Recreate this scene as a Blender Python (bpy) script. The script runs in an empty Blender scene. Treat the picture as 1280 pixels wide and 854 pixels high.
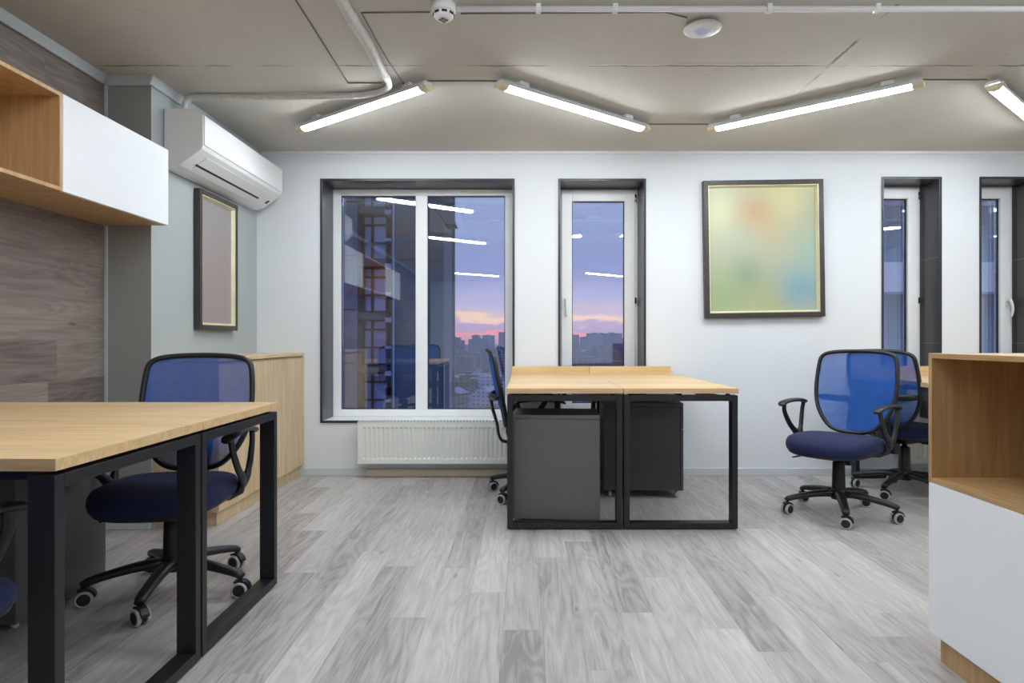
import bpy, bmesh, math, random
from mathutils import Vector, Matrix
random.seed(7)
sc = bpy.context.scene
COL = sc.collection
PI = math.pi
R = math.radians

# ------------------------------------------------------------------ materials
def srgb(r, g, b):
    f = lambda c: (c/255/12.92) if c/255 <= .04045 else ((c/255+.055)/1.055)**2.4
    return (f(r), f(g), f(b), 1)

class NT:
    def __init__(s, name):
        s.m = bpy.data.materials.new(name); s.m.use_nodes = True
        s.t = s.m.node_tree; s.N = s.t.nodes; s.L = s.t.links
        s.b = s.N['Principled BSDF']; s.out = s.N['Material Output']
    def n(s, typ, **kw):
        x = s.N.new(typ)
        for k, v in kw.items(): setattr(x, k, v)
        return x
    def l(s, a, b): s.L.new(a, b)
    def coord(s, scale=(1,1,1), loc=(0,0,0)):
        c = s.n('ShaderNodeTexCoord'); m = s.n('ShaderNodeMapping')
        m.inputs['Scale'].default_value = scale; m.inputs['Location'].default_value = loc
        s.l(c.outputs['Object'], m.inputs[0]); return m.outputs[0]
    def noise(s, vec, scale=5, detail=4, rough=.5, dist=0):
        x = s.n('ShaderNodeTexNoise'); x.inputs['Scale'].default_value = scale
        x.inputs['Detail'].default_value = detail; x.inputs['Roughness'].default_value = rough
        x.inputs['Distortion'].default_value = dist
        s.l(vec, x.inputs['Vector']); return x.outputs['Fac']
    def math(s, op, a, b=None, c=None, clamp=False):
        x = s.n('ShaderNodeMath', operation=op); x.use_clamp = clamp
        for i, v in enumerate((a, b, c)):
            if v is None: continue
            if isinstance(v, (int, float)): x.inputs[i].default_value = v
            else: s.l(v, x.inputs[i])
        return x.outputs[0]
    def ramp(s, fac, stops):
        x = s.n('ShaderNodeValToRGB'); e = x.color_ramp.elements
        while len(e) < len(stops): e.new(.5)
        for i, (p, c) in enumerate(stops): e[i].position = p; e[i].color = c
        s.l(fac, x.inputs[0]); return x.outputs[0]
    def mix(s, fac, a, b, typ='MIX'):
        x = s.n('ShaderNodeMix', data_type='RGBA', blend_type=typ)
        if isinstance(fac, (int, float)): x.inputs[0].default_value = fac
        else: s.l(fac, x.inputs[0])
        for i, v in ((6, a), (7, b)):
            if isinstance(v, tuple): x.inputs[i].default_value = v
            else: s.l(v, x.inputs[i])
        return x.outputs[2]
    def bump(s, h, strength=.2, dist=.01):
        x = s.n('ShaderNodeBump'); x.inputs['Strength'].default_value = strength
        x.inputs['Distance'].default_value = dist
        s.l(h, x.inputs['Height']); s.l(x.outputs[0], s.b.inputs['Normal'])

def paint(name, col, rough=.6, metal=0, noise=.05, nscale=6, bump=0, bscale=200, coat=0, spec=.5):
    """plain painted / plastic surface with slight mottling"""
    t = NT(name); v = t.coord()
    dark = tuple(c*(1-noise) for c in col[:3])+(1,); light = tuple(min(1, c*(1+noise)) for c in col[:3])+(1,)
    t.l(t.ramp(t.noise(v, nscale), [(.3, dark), (.7, light)]), t.b.inputs['Base Color'])
    t.b.inputs['Roughness'].default_value = rough; t.b.inputs['Metallic'].default_value = metal
    t.b.inputs['Coat Weight'].default_value = coat
    t.b.inputs['Specular IOR Level'].default_value = spec
    if bump: t.bump(t.noise(v, bscale, 3), bump, .002)
    return t.m

def oak(name, axis, c0=(194,159,112), c1=(232,203,160), rough=.42):
    """light oak laminate, grain running along the given local axis"""
    t = NT(name)
    lo, hi = 1.1, 16.0
    sc_ = tuple(lo if i == axis else hi for i in range(3))
    v = t.coord(sc_)
    n1 = t.noise(v, 2.2, 6, .6, .6)
    v2 = t.coord(tuple(lo*1.5 if i == axis else hi*9 for i in range(3)))
    n2 = t.noise(v2, 2.0, 2, .5)
    v3 = t.coord(tuple(.5 if i == axis else 3 for i in range(3)))
    n3 = t.noise(v3, 2.0, 2, .5)
    f = t.math('ADD', t.math('MULTIPLY', n1, .55), t.math('ADD', t.math('MULTIPLY', n2, .2), t.math('MULTIPLY', n3, .25)))
    t.l(t.ramp(f, [(.36, srgb(*c0)), (.52, srgb(*[(a+b)//2 for a, b in zip(c0, c1)])), (.66, srgb(*c1))]), t.b.inputs['Base Color'])
    t.b.inputs['Roughness'].default_value = rough
    t.bump(n2, .05, .001)
    return t.m

def planks(name, along, across, W, L, cols, rough, gap=.0012, seed=0., grain=1., z_across=False):
    """laminate planks; along / across are axis letters"""
    t = NT(name)
    c = t.n('ShaderNodeTexCoord'); s = t.n('ShaderNodeSeparateXYZ'); t.l(c.outputs['Object'], s.inputs[0])
    A = s.outputs[along]; B = s.outputs[across]
    row = t.math('FLOOR', t.math('DIVIDE', t.math('ADD', B, 50+seed), W))
    wn = t.n('ShaderNodeTexWhiteNoise', noise_dimensions='1D'); t.l(row, wn.inputs['W'])
    a2 = t.math('ADD', A, t.math('MULTIPLY', wn.outputs['Value'], L*3))
    a2 = t.math('ADD', a2, 40)
    idx = t.math('FLOOR', t.math('DIVIDE', a2, L))
    cb = t.n('ShaderNodeCombineXYZ'); t.l(row, cb.inputs[0]); t.l(idx, cb.inputs[1])
    w2 = t.n('ShaderNodeTexWhiteNoise', noise_dimensions='2D'); t.l(cb.outputs[0], w2.inputs['Vector'])
    rnd = w2.outputs['Value']
    # grain coordinates: shifted per plank
    g = t.n('ShaderNodeCombineXYZ')
    t.l(t.math('ADD', t.math('MULTIPLY', A, 1.3), t.math('MULTIPLY', rnd, 37)), g.inputs[0])
    t.l(t.math('ADD', t.math('MULTIPLY', B, 10), t.math('MULTIPLY', rnd, 91)), g.inputs[1])
    t.l(t.math('MULTIPLY', rnd, 17), g.inputs[2])
    n1 = t.noise(g.outputs[0], 1.5, 5, .6, 1.0)
    # cathedral rings: fractional bands of a smooth field
    n0 = t.noise(g.outputs[0], .9, 2, .45, .5)
    rings = t.math('PINGPONG', t.math('MULTIPLY', n0, 11), .5)
    g2 = t.n('ShaderNodeVectorMath', operation='MULTIPLY'); t.l(g.outputs[0], g2.inputs[0]); g2.inputs[1].default_value = (1.6, 5.5, 1)
    n2 = t.noise(g2.outputs[0], 1.3, 4, .6)
    g3 = t.n('ShaderNodeVectorMath', operation='MULTIPLY'); t.l(g.outputs[0], g3.inputs[0]); g3.inputs[1].default_value = (2.2, .9, 1)
    kn = t.n('ShaderNodeTexVoronoi'); kn.inputs['Scale'].default_value = .9; t.l(g3.outputs[0], kn.inputs['Vector'])
    knot = t.math('MULTIPLY', t.math('LESS_THAN', kn.outputs['Distance'], .07), .14)
    f = t.math('ADD', t.math('MULTIPLY', n1, .34*grain), t.math('MULTIPLY', rings, .17*grain))
    g4 = t.n('ShaderNodeVectorMath', operation='MULTIPLY'); t.l(g.outputs[0], g4.inputs[0]); g4.inputs[1].default_value = (5, 30, 1)
    n3 = t.noise(g4.outputs[0], 1.0, 2, .6)
    f = t.math('ADD', f, t.math('MULTIPLY', n2, .26*grain))
    f = t.math('ADD', f, t.math('MULTIPLY', t.math('SUBTRACT', n3, .5), .16*grain))
    f = t.math('ADD', f, t.math('MULTIPLY', rnd, .18))
    f = t.math('SUBTRACT', t.math('ADD', f, .03), knot)
    col = t.ramp(f, cols)

    col = t.mix(t.math('MULTIPLY', t.noise(g.outputs[0], .5, 2), .5), col, srgb(232,233,243), 'MULTIPLY')
    # seams
    fb = t.math('FRACT', t.math('DIVIDE', t.math('ADD', B, 50+seed), W)); fa = t.math('FRACT', t.math('DIVIDE', a2, L))
    sb = t.math('LESS_THAN', fb, gap/W); sa = t.math('LESS_THAN', fa, gap/L)
    seam = t.math('MAXIMUM', sa, sb)
    col = t.mix(t.math('MULTIPLY', seam, .45), col, srgb(70, 66, 64))
    t.l(col, t.b.inputs['Base Color'])
    t.l(t.math('ADD', t.math('MULTIPLY', n2, .15), rough-.07), t.b.inputs['Roughness'])
    t.bump(t.math('SUBTRACT', n2, t.math('MULTIPLY', seam, .8)), .12, .0012)
    return t.m

M = {}
M['floor'] = planks('floor_planks', 'Y', 'X', .138, 1.21,
    [(.30, srgb(136,130,127)), (.42, srgb(168,162,158)), (.56, srgb(190,185,181)), (.72, srgb(210,206,202))], .40, seed=.03)
M['wood_wall'] = planks('wall_planks', 'Y', 'Z', .192, 1.25,
    [(.28, srgb(92,80,74)), (.42, srgb(122,110,102)), (.56, srgb(142,130,122)), (.72, srgb(168,156,148))], .5, seed=.067)
M['wall_white'] = paint('wall_white', srgb(219,222,226), .75, noise=.012, nscale=1.5, bump=.04, bscale=300)
M['wall_sage'] = paint('wall_sage', srgb(168,175,176), .75, noise=.015, nscale=1.5, bump=.04, bscale=300)
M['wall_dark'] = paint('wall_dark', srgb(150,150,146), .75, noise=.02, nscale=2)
M['trim_grey'] = paint('trim_grey', srgb(186,194,198), .5, noise=.02)
M['base_white'] = paint('base_white', srgb(200,205,210), .45, noise=.02)
M['oak_x'] = oak('oak_x', 0); M['oak_y'] = oak('oak_y', 1); M['oak_z'] = oak('oak_z', 2)
M['oak_warm'] = oak('oak_warm_z', 2, (164,128,84), (204,168,122))
M['oak_pale'] = oak('oak_pale_z', 2, (192,162,122), (226,202,166))
M['door_white'] = paint('door_white', srgb(240,242,246), .5, noise=.006)
M['black_steel'] = paint('black_steel', srgb(25,25,29), .45, noise=.1, bump=.05, bscale=500)
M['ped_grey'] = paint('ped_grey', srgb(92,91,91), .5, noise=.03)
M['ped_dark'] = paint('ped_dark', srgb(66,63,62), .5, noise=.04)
M['plastic'] = paint('black_plastic', srgb(24,24,26), .42, noise=.1, bump=.05, bscale=400)
M['ring'] = paint('grey_ring', srgb(176,178,180), .5, noise=.03)
M['chrome'] = paint('steel', srgb(170,170,172), .25, 1, noise=.02)
M['white_plastic'] = paint('white_plastic', srgb(232,232,232), .3, noise=.01, coat=.3)
M['lamp_body'] = paint('lamp_body', srgb(205,207,208), .4, noise=.01)
M['cream_plastic'] = paint('cream_plastic', srgb(214,204,168), .4, noise=.03)
M['upvc'] = paint('upvc', srgb(242,243,245), .35, noise=.01)
M['reveal'] = paint('reveal_metal', srgb(74,72,76), .28, .35, noise=.06, nscale=3)
M['radiator'] = paint('radiator_enamel', srgb(226,227,222), .4, noise=.01)
M['slot'] = paint('dark_slot', srgb(14,14,15), .6)
M['edge'] = paint('edge_trim', srgb(44,47,54), .35, noise=.03)
M['gasket'] = paint('gasket', srgb(34,34,38), .6)
M['cable'] = paint('cable_grey', srgb(120,116,110), .6)
M['hose'] = paint('hose_white', srgb(205,204,200), .65, noise=.10, nscale=40, bump=.6, bscale=45)
M['band'] = paint('band_white', srgb(224,236,240), .7)

def weave(name, col, scale=420):
    t = NT(name); v = t.coord((scale,)*3)
    w = t.n('ShaderNodeTexWave', wave_type='BANDS', bands_direction='X'); w.inputs['Scale'].default_value = 1; t.l(v, w.inputs[0])
    n = t.noise(t.coord(), 60, 3)
    a = tuple(c*.8 for c in col[:3])+(1,); b = tuple(c*1.2 for c in col[:3])+(1,)
    t.l(t.ramp(n, [(.3, a), (.7, b)]), t.b.inputs['Base Color'])
    t.b.inputs['Roughness'].default_value = .9; t.b.inputs['Sheen Weight'].default_value = .04
    t.bump(w.outputs['Fac'], .15, .001)
    return t.m
M['seat'] = weave('navy_fabric', srgb(12,24,66))

def mesh_fabric():
    t = NT('blue_mesh'); v = t.coord()
    t.l(t.ramp(t.noise(v, 30), [(.3, srgb(0,74,160)), (.7, srgb(4,88,178))]), t.b.inputs['Base Color'])
    t.b.inputs['Roughness'].default_value = .7
    tr = t.n('ShaderNodeBsdfTransparent'); tr.inputs[0].default_value = (.9, .93, 1, 1)
    mx = t.n('ShaderNodeMixShader'); mx.inputs[0].default_value = .76
    t.l(tr.outputs[0], mx.inputs[1]); t.l(t.b.outputs[0], mx.inputs[2]); t.l(mx.outputs[0], t.out.inputs[0])
    return t.m
M['mesh'] = mesh_fabric()

def glass():
    t = NT('window_glass')
    tr = t.n('ShaderNodeBsdfTransparent'); tr.inputs[0].default_value = (.90, .93, .95, 1)
    gl = t.n('ShaderNodeBsdfGlossy'); gl.inputs['Roughness'].default_value = 0; gl.inputs[0].default_value = (.92, .97, 1, 1)
    fr = t.n('ShaderNodeFresnel'); fr.inputs[0].default_value = 1.5
    f = t.math('ADD', t.math('MULTIPLY', fr.outputs[0], 1.6), .13, clamp=True)
    mx = t.n('ShaderNodeMixShader'); t.l(f, mx.inputs[0]); t.l(tr.outputs[0], mx.inputs[1]); t.l(gl.outputs[0], mx.inputs[2])
    t.l(mx.outputs[0], t.out.inputs[0]); return t.m
M['glass'] = glass()

def lampmat(strength):
    t = NT('tube_light'); e = t.n('ShaderNodeEmission'); e.inputs[0].default_value = (.88, .955, 1, 1); e.inputs[1].default_value = strength
    t.l(e.outputs[0], t.out.inputs[0]); return t.m
LAMP = 78
M['lamp'] = lampmat(LAMP)

def ceiling_mat():
    t = NT('ceiling_concrete'); c = t.n('ShaderNodeTexCoord'); v = c.outputs['Object']
    s = t.n('ShaderNodeSeparateXYZ'); t.l(v, s.inputs[0]); X, Y = s.outputs[0], s.outputs[1]
    big = t.noise(v, .9, 4, .55); fine = t.noise(v, 45, 5, .7); wob = t.noise(v, 5, 5, .7); wob2 = t.noise(v, 2.2, 2, .5)
    col = t.ramp(big, [(.3, srgb(194,190,183)), (.7, srgb(208,204,197))])
    def line(coord, pos, width, gate=None):
        d = t.math('ABSOLUTE', t.math('SUBTRACT', t.math('ADD', coord, t.math('MULTIPLY', t.math('SUBTRACT', wob, .5), .045)), pos))
        x = t.math('SUBTRACT', 1, t.math('DIVIDE', d, width), clamp=True)
        # broken up along its length
        br = t.math('MULTIPLY', t.math('SUBTRACT', t.noise(v, 3.1, 3, .6), .40), 6, clamp=True)
        x = t.math('MULTIPLY', x, br)
        if gate is not None: x = t.math('MULTIPLY', x, gate)
        return x
    g1 = t.math('MULTIPLY', t.math('GREATER_THAN', Y, 2.6), t.math('LESS_THAN', Y, 3.75))
    l1 = line(Y, 3.18, .011)
    l2 = line(X, 1.555, .012, g1)
    l3 = line(Y, .95, .007)
    crack = t.math('MAXIMUM', t.math('MAXIMUM', l1, l2), l3)
    ridge1 = line(Y, 3.165, .02); ridge2 = line(X, 1.57, .02, g1)
    ridge = t.math('MAXIMUM', ridge1, ridge2)
    pit = t.math('MULTIPLY', t.math('GREATER_THAN', t.noise(v, 16, 2, .5), .74), .3)
    col = t.mix(t.math('MULTIPLY', crack, .9), col, srgb(84,76,68))
    col = t.mix(pit, col, srgb(160,152,144))
    t.l(col, t.b.inputs['Base Color']); t.b.inputs['Roughness'].default_value = .8
    # board marks across the slab
    bw = t.n('ShaderNodeMapping'); bw.inputs['Scale'].default_value = (.5, 14, 1); t.l(v, bw.inputs[0])
    bn = t.noise(bw.outputs[0], 1, 3, .6)
    h = t.math('ADD', t.math('MULTIPLY', fine, .15), t.math('ADD', t.math('MULTIPLY', bn, .5), t.math('SUBTRACT', t.math('MULTIPLY', ridge, .8), t.math('MULTIPLY', crack, 1.6))))
    t.bump(h, .35, .006)
    return t.m
M['ceiling'] = ceiling_mat()

# ------------------------------------------------------------------ mesh helpers
class MB:
    def __init__(s): s.bm = bmesh.new()
    def box(s, x0, x1, y0, y1, z0, z1):
        x0, x1 = sorted((x0, x1)); y0, y1 = sorted((y0, y1)); z0, z1 = sorted((z0, z1))
        v = [s.bm.verts.new(p) for p in ((x0,y0,z0),(x1,y0,z0),(x1,y1,z0),(x0,y1,z0),(x0,y0,z1),(x1,y0,z1),(x1,y1,z1),(x0,y1,z1))]
        for f in ((3,2,1,0),(4,5,6,7),(0,1,5,4),(1,2,6,5),(2,3,7,6),(3,0,4,7)): s.bm.faces.new([v[i] for i in f])
        return s
    def prism(s, prof, axis, a0, a1):
        """closed 2-D profile extruded along an axis (0,1,2)"""
        def P(u, v, a): return {0: (a,u,v), 1: (u,a,v), 2: (u,v,a)}[axis]
        A = [s.bm.verts.new(P(u, v, a0)) for u, v in prof]; B = [s.bm.verts.new(P(u, v, a1)) for u, v in prof]
        n = len(prof)
        s.bm.faces.new(A); s.bm.faces.new(B[::-1])
        for i in range(n): s.bm.faces.new((A[i], B[i], B[(i+1) % n], A[(i+1) % n]))
        return s
    def rings(s, rings, cap=True, smooth=True, closed=False):
        V = [[s.bm.verts.new(p) for p in r] for r in rings]; n = len(rings[0])
        pairs = list(zip(V[:-1], V[1:]))
        if closed: pairs.append((V[-1], V[0]))
        for a, b in pairs:
            for i in range(n):
                f = s.bm.faces.new((a[i], a[(i+1) % n], b[(i+1) % n], b[i])); f.smooth = smooth
        if cap and not closed:
            s.bm.faces.new(V[0][::-1]); s.bm.faces.new(V[-1])
        return s
    def tube(s, pts, r, n=10, closed=False, up=(0,0,1), flat=1.):
        """swept tube; r a number or list of radii; flat squashes the section along 'up'"""
        pts = [Vector(p) for p in pts]; m = len(pts); up = Vector(up)
        rr = r if isinstance(r, (list, tuple)) else [r]*m
        out = []
        for i, p in enumerate(pts):
            a = pts[i-1] if (i > 0 or closed) else p; b = pts[(i+1) % m] if (i < m-1 or closed) else p
            t = (b-a).normalized()
            u = up - t*up.dot(t)
            if u.length < 1e-3: u = Vector((1,0,0)) - t*t.x
            if u.length < 1e-3: u = Vector((0,1,0)) - t*t.y
            u.normalize(); w = t.cross(u)
            out.append([p + w*(rr[i]*math.cos(2*PI*k/n)) + u*(rr[i]*flat*math.sin(2*PI*k/n)) for k in range(n)])
        return s.rings(out, closed=closed)
    def cyl(s, c, r, h, axis=2, n=24, r2=None, smooth=True):
        c = Vector(c); r2 = r if r2 is None else r2
        def ring(rad, a):
            o = []
            for k in range(n):
                x, y = rad*math.cos(2*PI*k/n), rad*math.sin(2*PI*k/n)
                o.append(c + Vector({0: (a,x,y), 1: (x,a,y), 2: (x,y,a)}[axis]))
            return o
        return s.rings([ring(r, 0), ring(r2, h)], smooth=smooth)
    def lathe(s, c, prof, n=32, axis=2):
        """profile of (radius, height)"""
        c = Vector(c); out = []
        for rad, a in prof:
            rad = max(rad, 1e-4)
            out.append([c + Vector({0: (a, rad*math.cos(2*PI*k/n), rad*math.sin(2*PI*k/n)), 1: (rad*math.cos(2*PI*k/n), a, rad*math.sin(2*PI*k/n)), 2: (rad*math.cos(2*PI*k/n), rad*math.sin(2*PI*k/n), a)}[axis]) for k in range(n)])
        return s.rings(out)
    def xf(s, mat): bmesh.ops.transform(s.bm, matrix=mat, verts=s.bm.verts); return s
    def build(s, name, mat, parent=None, bevel=0, seg=2):
        bmesh.ops.recalc_face_normals(s.bm, faces=s.bm.faces)
        me = bpy.data.meshes.new(name); s.bm.to_mesh(me); s.bm.free()
        me.materials.append(mat)
        o = bpy.data.objects.new(name, me); COL.objects.link(o); o.parent = parent
        if bevel:
            b = o.modifiers.new('bevel', 'BEVEL'); b.width = bevel; b.segments = seg; b.limit_method = 'ANGLE'; b.angle_limit = R(40)
        return o

def tag(o, label=None, cat=None, group=None, kind=None):
    if label: o['label'] = label
    if cat: o['category'] = cat
    if group: o['group'] = group
    if kind: o['kind'] = kind
    return o
def empty(name, loc=(0,0,0), rz=0, label=None, cat=None, group=None, kind=None):
    o = bpy.data.objects.new(name, None); COL.objects.link(o); o.location = loc; o.rotation_euler = (0, 0, rz)
    o.empty_display_size = .1
    return tag(o, label, cat, group, kind)
def box(*a): return MB().box(*a)
def smooth_curve(pts, n=6):
    """Catmull-Rom through points"""
    P = [Vector(p) for p in pts]; P = [P[0]*2-P[1]] + P + [P[-1]*2-P[-2]]; out = []
    for i in range(1, len(P)-2):
        for k in range(n):
            t = k/n; a, b, c, d = P[i-1:i+3]
            out.append(.5*((2*b)+(-a+c)*t+(2*a-5*b+4*c-d)*t*t+(-a+3*b-3*c+d)*t**3))
    out.append(P[-2]); return out

# ------------------------------------------------------------------ camera
CZ = 1.006
cam = bpy.data.cameras.new('camera'); co = bpy.data.objects.new('camera', cam); COL.objects.link(co)
co.location = (0, 0, CZ); co.rotation_euler = (PI/2, 0, 0)
cam.sensor_width = 36; cam.lens = 780/1280*36
cam.shift_x = -15/1280; cam.shift_y = -2/1280; cam.clip_end = 8000; cam.clip_start = .05
sc.camera = co

# ------------------------------------------------------------------ room shell
H = 2.404; YB = 4.63; YR = -5.0; XR = 5.6; XL = -2.225; XS = -1.983; YC = 3.319; WD = 4.95
def struct(name, mb, mat, bevel=0): return tag(mb.build(name, mat, None, bevel), kind='structure')
struct('floor', box(XL-.2, XR+.2, YR-.2, WD, -.1, 0), M['floor'])
struct('ceiling', box(XL-.2, XR+.2, YR-.2, WD, H, H+.2), M['ceiling'])
WINS = [(-1.508, -.071, .395, 2.199), (.255, .902, .395, 2.199), (2.653, 3.093, .395, 2.213), (3.378, 3.81, .395, 2.213)]
mb = MB(); x = XL-.2
for (a, b, z0, z1) in WINS:
    mb.box(x, a, YB, WD, 0, H); mb.box(a, b, YB, WD, 0, z0); mb.box(a, b, YB, WD, z1, H); x = b
mb.box(x, XR+.2, YB, WD, 0, H)
struct('wall_back', mb, M['wall_white'])
struct('wall_left', box(XL-.2, XL, YR, YC, 0, H), M['wood_wall'])
mb = box(XL-.2, XS, YC, YB, 0, H)
o = struct('wall_alcove', mb, M['wall_sage'])
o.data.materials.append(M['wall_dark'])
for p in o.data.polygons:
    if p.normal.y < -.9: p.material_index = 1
struct('wall_right', box(XR, XR+.2, YR, YB, 0, H), M['wall_white'])
struct('wall_rear', box(XL-.2, XR+.2, YR-.2, YR, 0, H), M['wall_white'])
# crown trim
def crown(name, mb): return struct(name, mb, M['trim_grey'], .004)
crown('trim_1', MB().prism([(XL, H-.048), (XL+.012, H-.048), (XL+.03, H), (XL, H)], 1, YR, YC-.03))
crown('trim_2', MB().prism([(YC, H-.048), (YC-.012, H-.048), (YC-.03, H), (YC, H)], 0, XL, XS+.0))
crown('trim_3', MB().prism([(XS, H-.048), (XS+.012, H-.048), (XS+.03, H), (XS, H)], 1, YC-.03, YB-.012))
struct('trim_4', box(XS+.03, XR, YB-.012, YB, H-.02, H), M['wall_white'])
struct('trim_5', box(XL, XL+.012, YC-.012, YC, 0, H-.048), M['trim_grey'])
struct('baseboard_back', box(-1.63, XR, YB-.014, YB, 0, .056), M['base_white'], .003)
struct('baseboard_alcove', box(XL, XS, YC-.014, YC, 0, .056), M['base_white'], .003)
struct('trim_6', box(-1.16, .62, YB-.030, YB-.014, 0, .052), paint('pale_strip', srgb(206,192,174), .5, noise=.04), .002)

# ------------------------------------------------------------------ windows
def window(i, kind, yf):
    a, b, z0, z1 = WINS[i-1]
    root = empty('window_%d' % i, (0, 0, 0), kind='structure')
    e = .015
    m = MB()
    m.box(a, a+e, YB-.006, WD, z0, z1).box(b-e, b, YB-.006, WD, z0, z1).box(a+e, b-e, YB-.006, WD, z1-e, z1)
    m.box(a+e, b-e, YB-.006, YB+.02, z0, z0+.012)
    m.build('reveal_lining', M['reveal'], root, .002)
    m = MB(); w_ = .008
    m.box(a-.002, a+w_, YB-.009, YB-.006, z0-.004, z1+.002).box(b-w_, b+.002, YB-.009, YB-.006, z0-.004, z1+.002).box(a+w_, b-w_, YB-.009, YB-.006, z1-w_, z1+.002).box(a+w_, b-w_, YB-.009, YB-.006, z0-.004, z0+w_)
    m.build('edge_trim', M['edge'], root)
    if i > 2:   # joints of the metal cladding
        for z in (.98, 1.62): box(b-e-.0015, b-e, YB, yf, z, z+.005).build('cladding_joint', M['cable'], root)
    box(a+e, b-e, YB+.02, yf, z0, z0+.012).build('window_sill', M['upvc'], root, .002)
    a += e; b -= e; z1 -= e; z0 += .012
    yb = yf+.07
    if kind == 'double':
        fw = .062; mm = (a+b)/2-.012; px = [(a+fw, mm-.046), (mm+.046, b-fw)]
        zb, zt = z0+.055, z1-.05
        m = MB()
        m.box(a, a+fw, yf, yb, z0, z1).box(b-fw, b, yf, yb, z0, z1).box(mm-.046, mm+.046, yf, yb, zb, zt)
        m.box(a+fw, b-fw, yf, yb, z0, zb).box(a+fw, b-fw, yf, yb, zt, z1)
        m.build('window_frame', M['upvc'], root, .004)
        for (p, q) in px:
            g = .006
            m = MB(); m.box(p, p+g, yf+.02, yf+.03, zb, zt).box(q-g, q, yf+.02, yf+.03, zb, zt).box(p+g, q-g, yf+.02, yf+.03, zb, zb+g).box(p+g, q-g, yf+.02, yf+.03, zt-g, zt)
            m.build('gasket', M['gasket'], root)
            box(p+.001, q-.001, yf+.030, yf+.054, zb+.001, zt-.001).build('pane', M['glass'], root)
    else:
        fo = .034; sw = .082
        m = MB(); m.box(a, a+fo, yf, yb, z0, z1).box(b-fo, b, yf, yb, z0, z1).box(a+fo, b-fo, yf, yb, z0, z0+fo).box(a+fo, b-fo, yf, yb, z1-fo*.8, z1)
        m.build('window_frame', M['upvc'], root, .004)
        A, B_, Z0, Z1 = a+fo-.012, b-fo+.012, z0+fo-.012, z1-fo*.8+.012
        m = MB(); ys, ye = yf-.018, yf-.001
        def ring(m, A, B_, Z0, Z1, w, y0, y1):
            m.box(A, A+w, y0, y1, Z0, Z1).box(B_-w, B_, y0, y1, Z0, Z1).box(A+w, B_-w, y0, y1, Z0, Z0+w).box(A+w, B_-w, y0, y1, Z1-w, Z1)
        ring(m, A, B_, Z0, Z1, sw, ys, ye); ring(m, A+.014, B_-.014, Z0+.014, Z1-.014, sw-.014, ye, yf+.05)
        sash = m.build('sash', M['upvc'], root, .004)
        g = .006; m = MB(); ring(m, A+sw, B_-sw, Z0+sw, Z1-sw, g, yf+.004, yf+.014)
        m.build('gasket', M['gasket'], sash)
        box(A+sw+.001, B_-sw-.001, yf+.014, yf+.038, Z0+sw+.001, Z1-sw-.001).build('pane', M['glass'], sash)
        left_handle = i in (2, 3)
        hx = A+.035 if left_handle else B_-.038
        hz = 1.30
        m = MB(); m.box(hx-.014, hx+.014, ys-.008, ys, hz-.035, hz+.035)
        m.tube([(hx, ys-.006, hz+.01), (hx, ys-.04, hz+.012)], .009, 10, up=(1,0,0))
        dx = 0 if left_handle else .012
        m.tube(smooth_curve([(hx, ys-.038, hz+.022), (hx+dx*.7, ys-.047, hz-.02), (hx+dx, ys-.048, hz-.07), (hx+dx*.4, ys-.043, hz-.115)], 4), [.011]*8+[.0105]*3+[.009]*2, 10, up=(1,0,0))
        m.build('handle', M['white_plastic'], sash)
        hgx = B_+.004 if left_handle else A-.004
        for z, hh in ((Z1-.09, .06), (1.29, .045), (Z0+.06, .06)):
            MB().cyl((hgx, ys+.003, z), .008, hh, 2, 14).build('hinge', M['chrome'] if hh > .05 else M['slot'], sash)
window(1, 'double', 4.875); window(2, 'sash', 4.875); window(3, 'sash', 4.85); window(4, 'sash', 4.85)

# ------------------------------------------------------------------ desks
def desk(label, loc, rz, W, L, grain, group, riser=None, x_in=0):
    r = empty('office_desk', loc, rz, label, 'desk', group)
    box(.0008, W-.0008, 0, L, .722, .75).build('tabletop', grain, r, .0015)
    t = .030; d = .06
    for k, y0 in enumerate((.004, L-d-.004)):
        m = MB(); y1 = y0+d; a, b = .004, W-.004
        m.box(a, a+t, y0, y1, .006, .712).box(b-t, b, y0, y1, .006, .712).box(a+t, b-t, y0, y1, .006, .006+t).box(a+t, b-t, y0, y1, .712-t, .712)
        lf = m.build('leg_frame', M['black_steel'], r, .002)
        for px in (a+.016, b-.016): MB().cyl((px, y0+d/2, 0), .011, .008, 2, 16).build('foot_glide', M['plastic'], lf)
    for x0 in (.09, W-.12):
        box(x0, x0+.03, d+.004, L-d-.004, .684, .712).build('crossbeam', M['black_steel'], r, .001)
    for x0 in (.04, W/2-.01, W-.06):
        for y0 in (.03, L-.05): MB().cyl((x0+.01, y0, .711), .012, .0115, 2, 14).build('spacer', M['black_steel'], r)
    if riser: box(riser[0], riser[1], L+.001, L+.018, .735, .812).build('rear_panel', M['oak_x'], r, .0015)
    return r
LX = -1.010; LL = 1.195
desk('light oak desk with black frame legs at the lower left, nearest the camera', (LX, 1.345, 0), PI/2, .617, LL, M['oak_y'], 'paired desks along the left wall')
desk('farther oak desk of the left pair, in front of the blue chair', (LX, 1.964, 0), PI/2, .605, LL, M['oak_y'], 'paired desks along the left wall')
desk('left one of the two joined oak desks in the middle, above the front grey pedestal', (-.093, 3.297, 0), 0, .617, 1.29, M['oak_x'], 'joined desks in the middle of the room', (.0, .573))
desk('right one of the two joined oak desks in the middle, with an open frame', (.526, 3.297, 0), 0, .610, 1.29, M['oak_x'], 'joined desks in the middle of the room', (-.044, .555))
desk('oak desk mostly hidden behind the right oak cabinet and the two blue chairs', (2.40, 3.297, 0), 0, 1.22, 1.29, M['oak_x'], None, (.0, 1.22))

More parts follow.
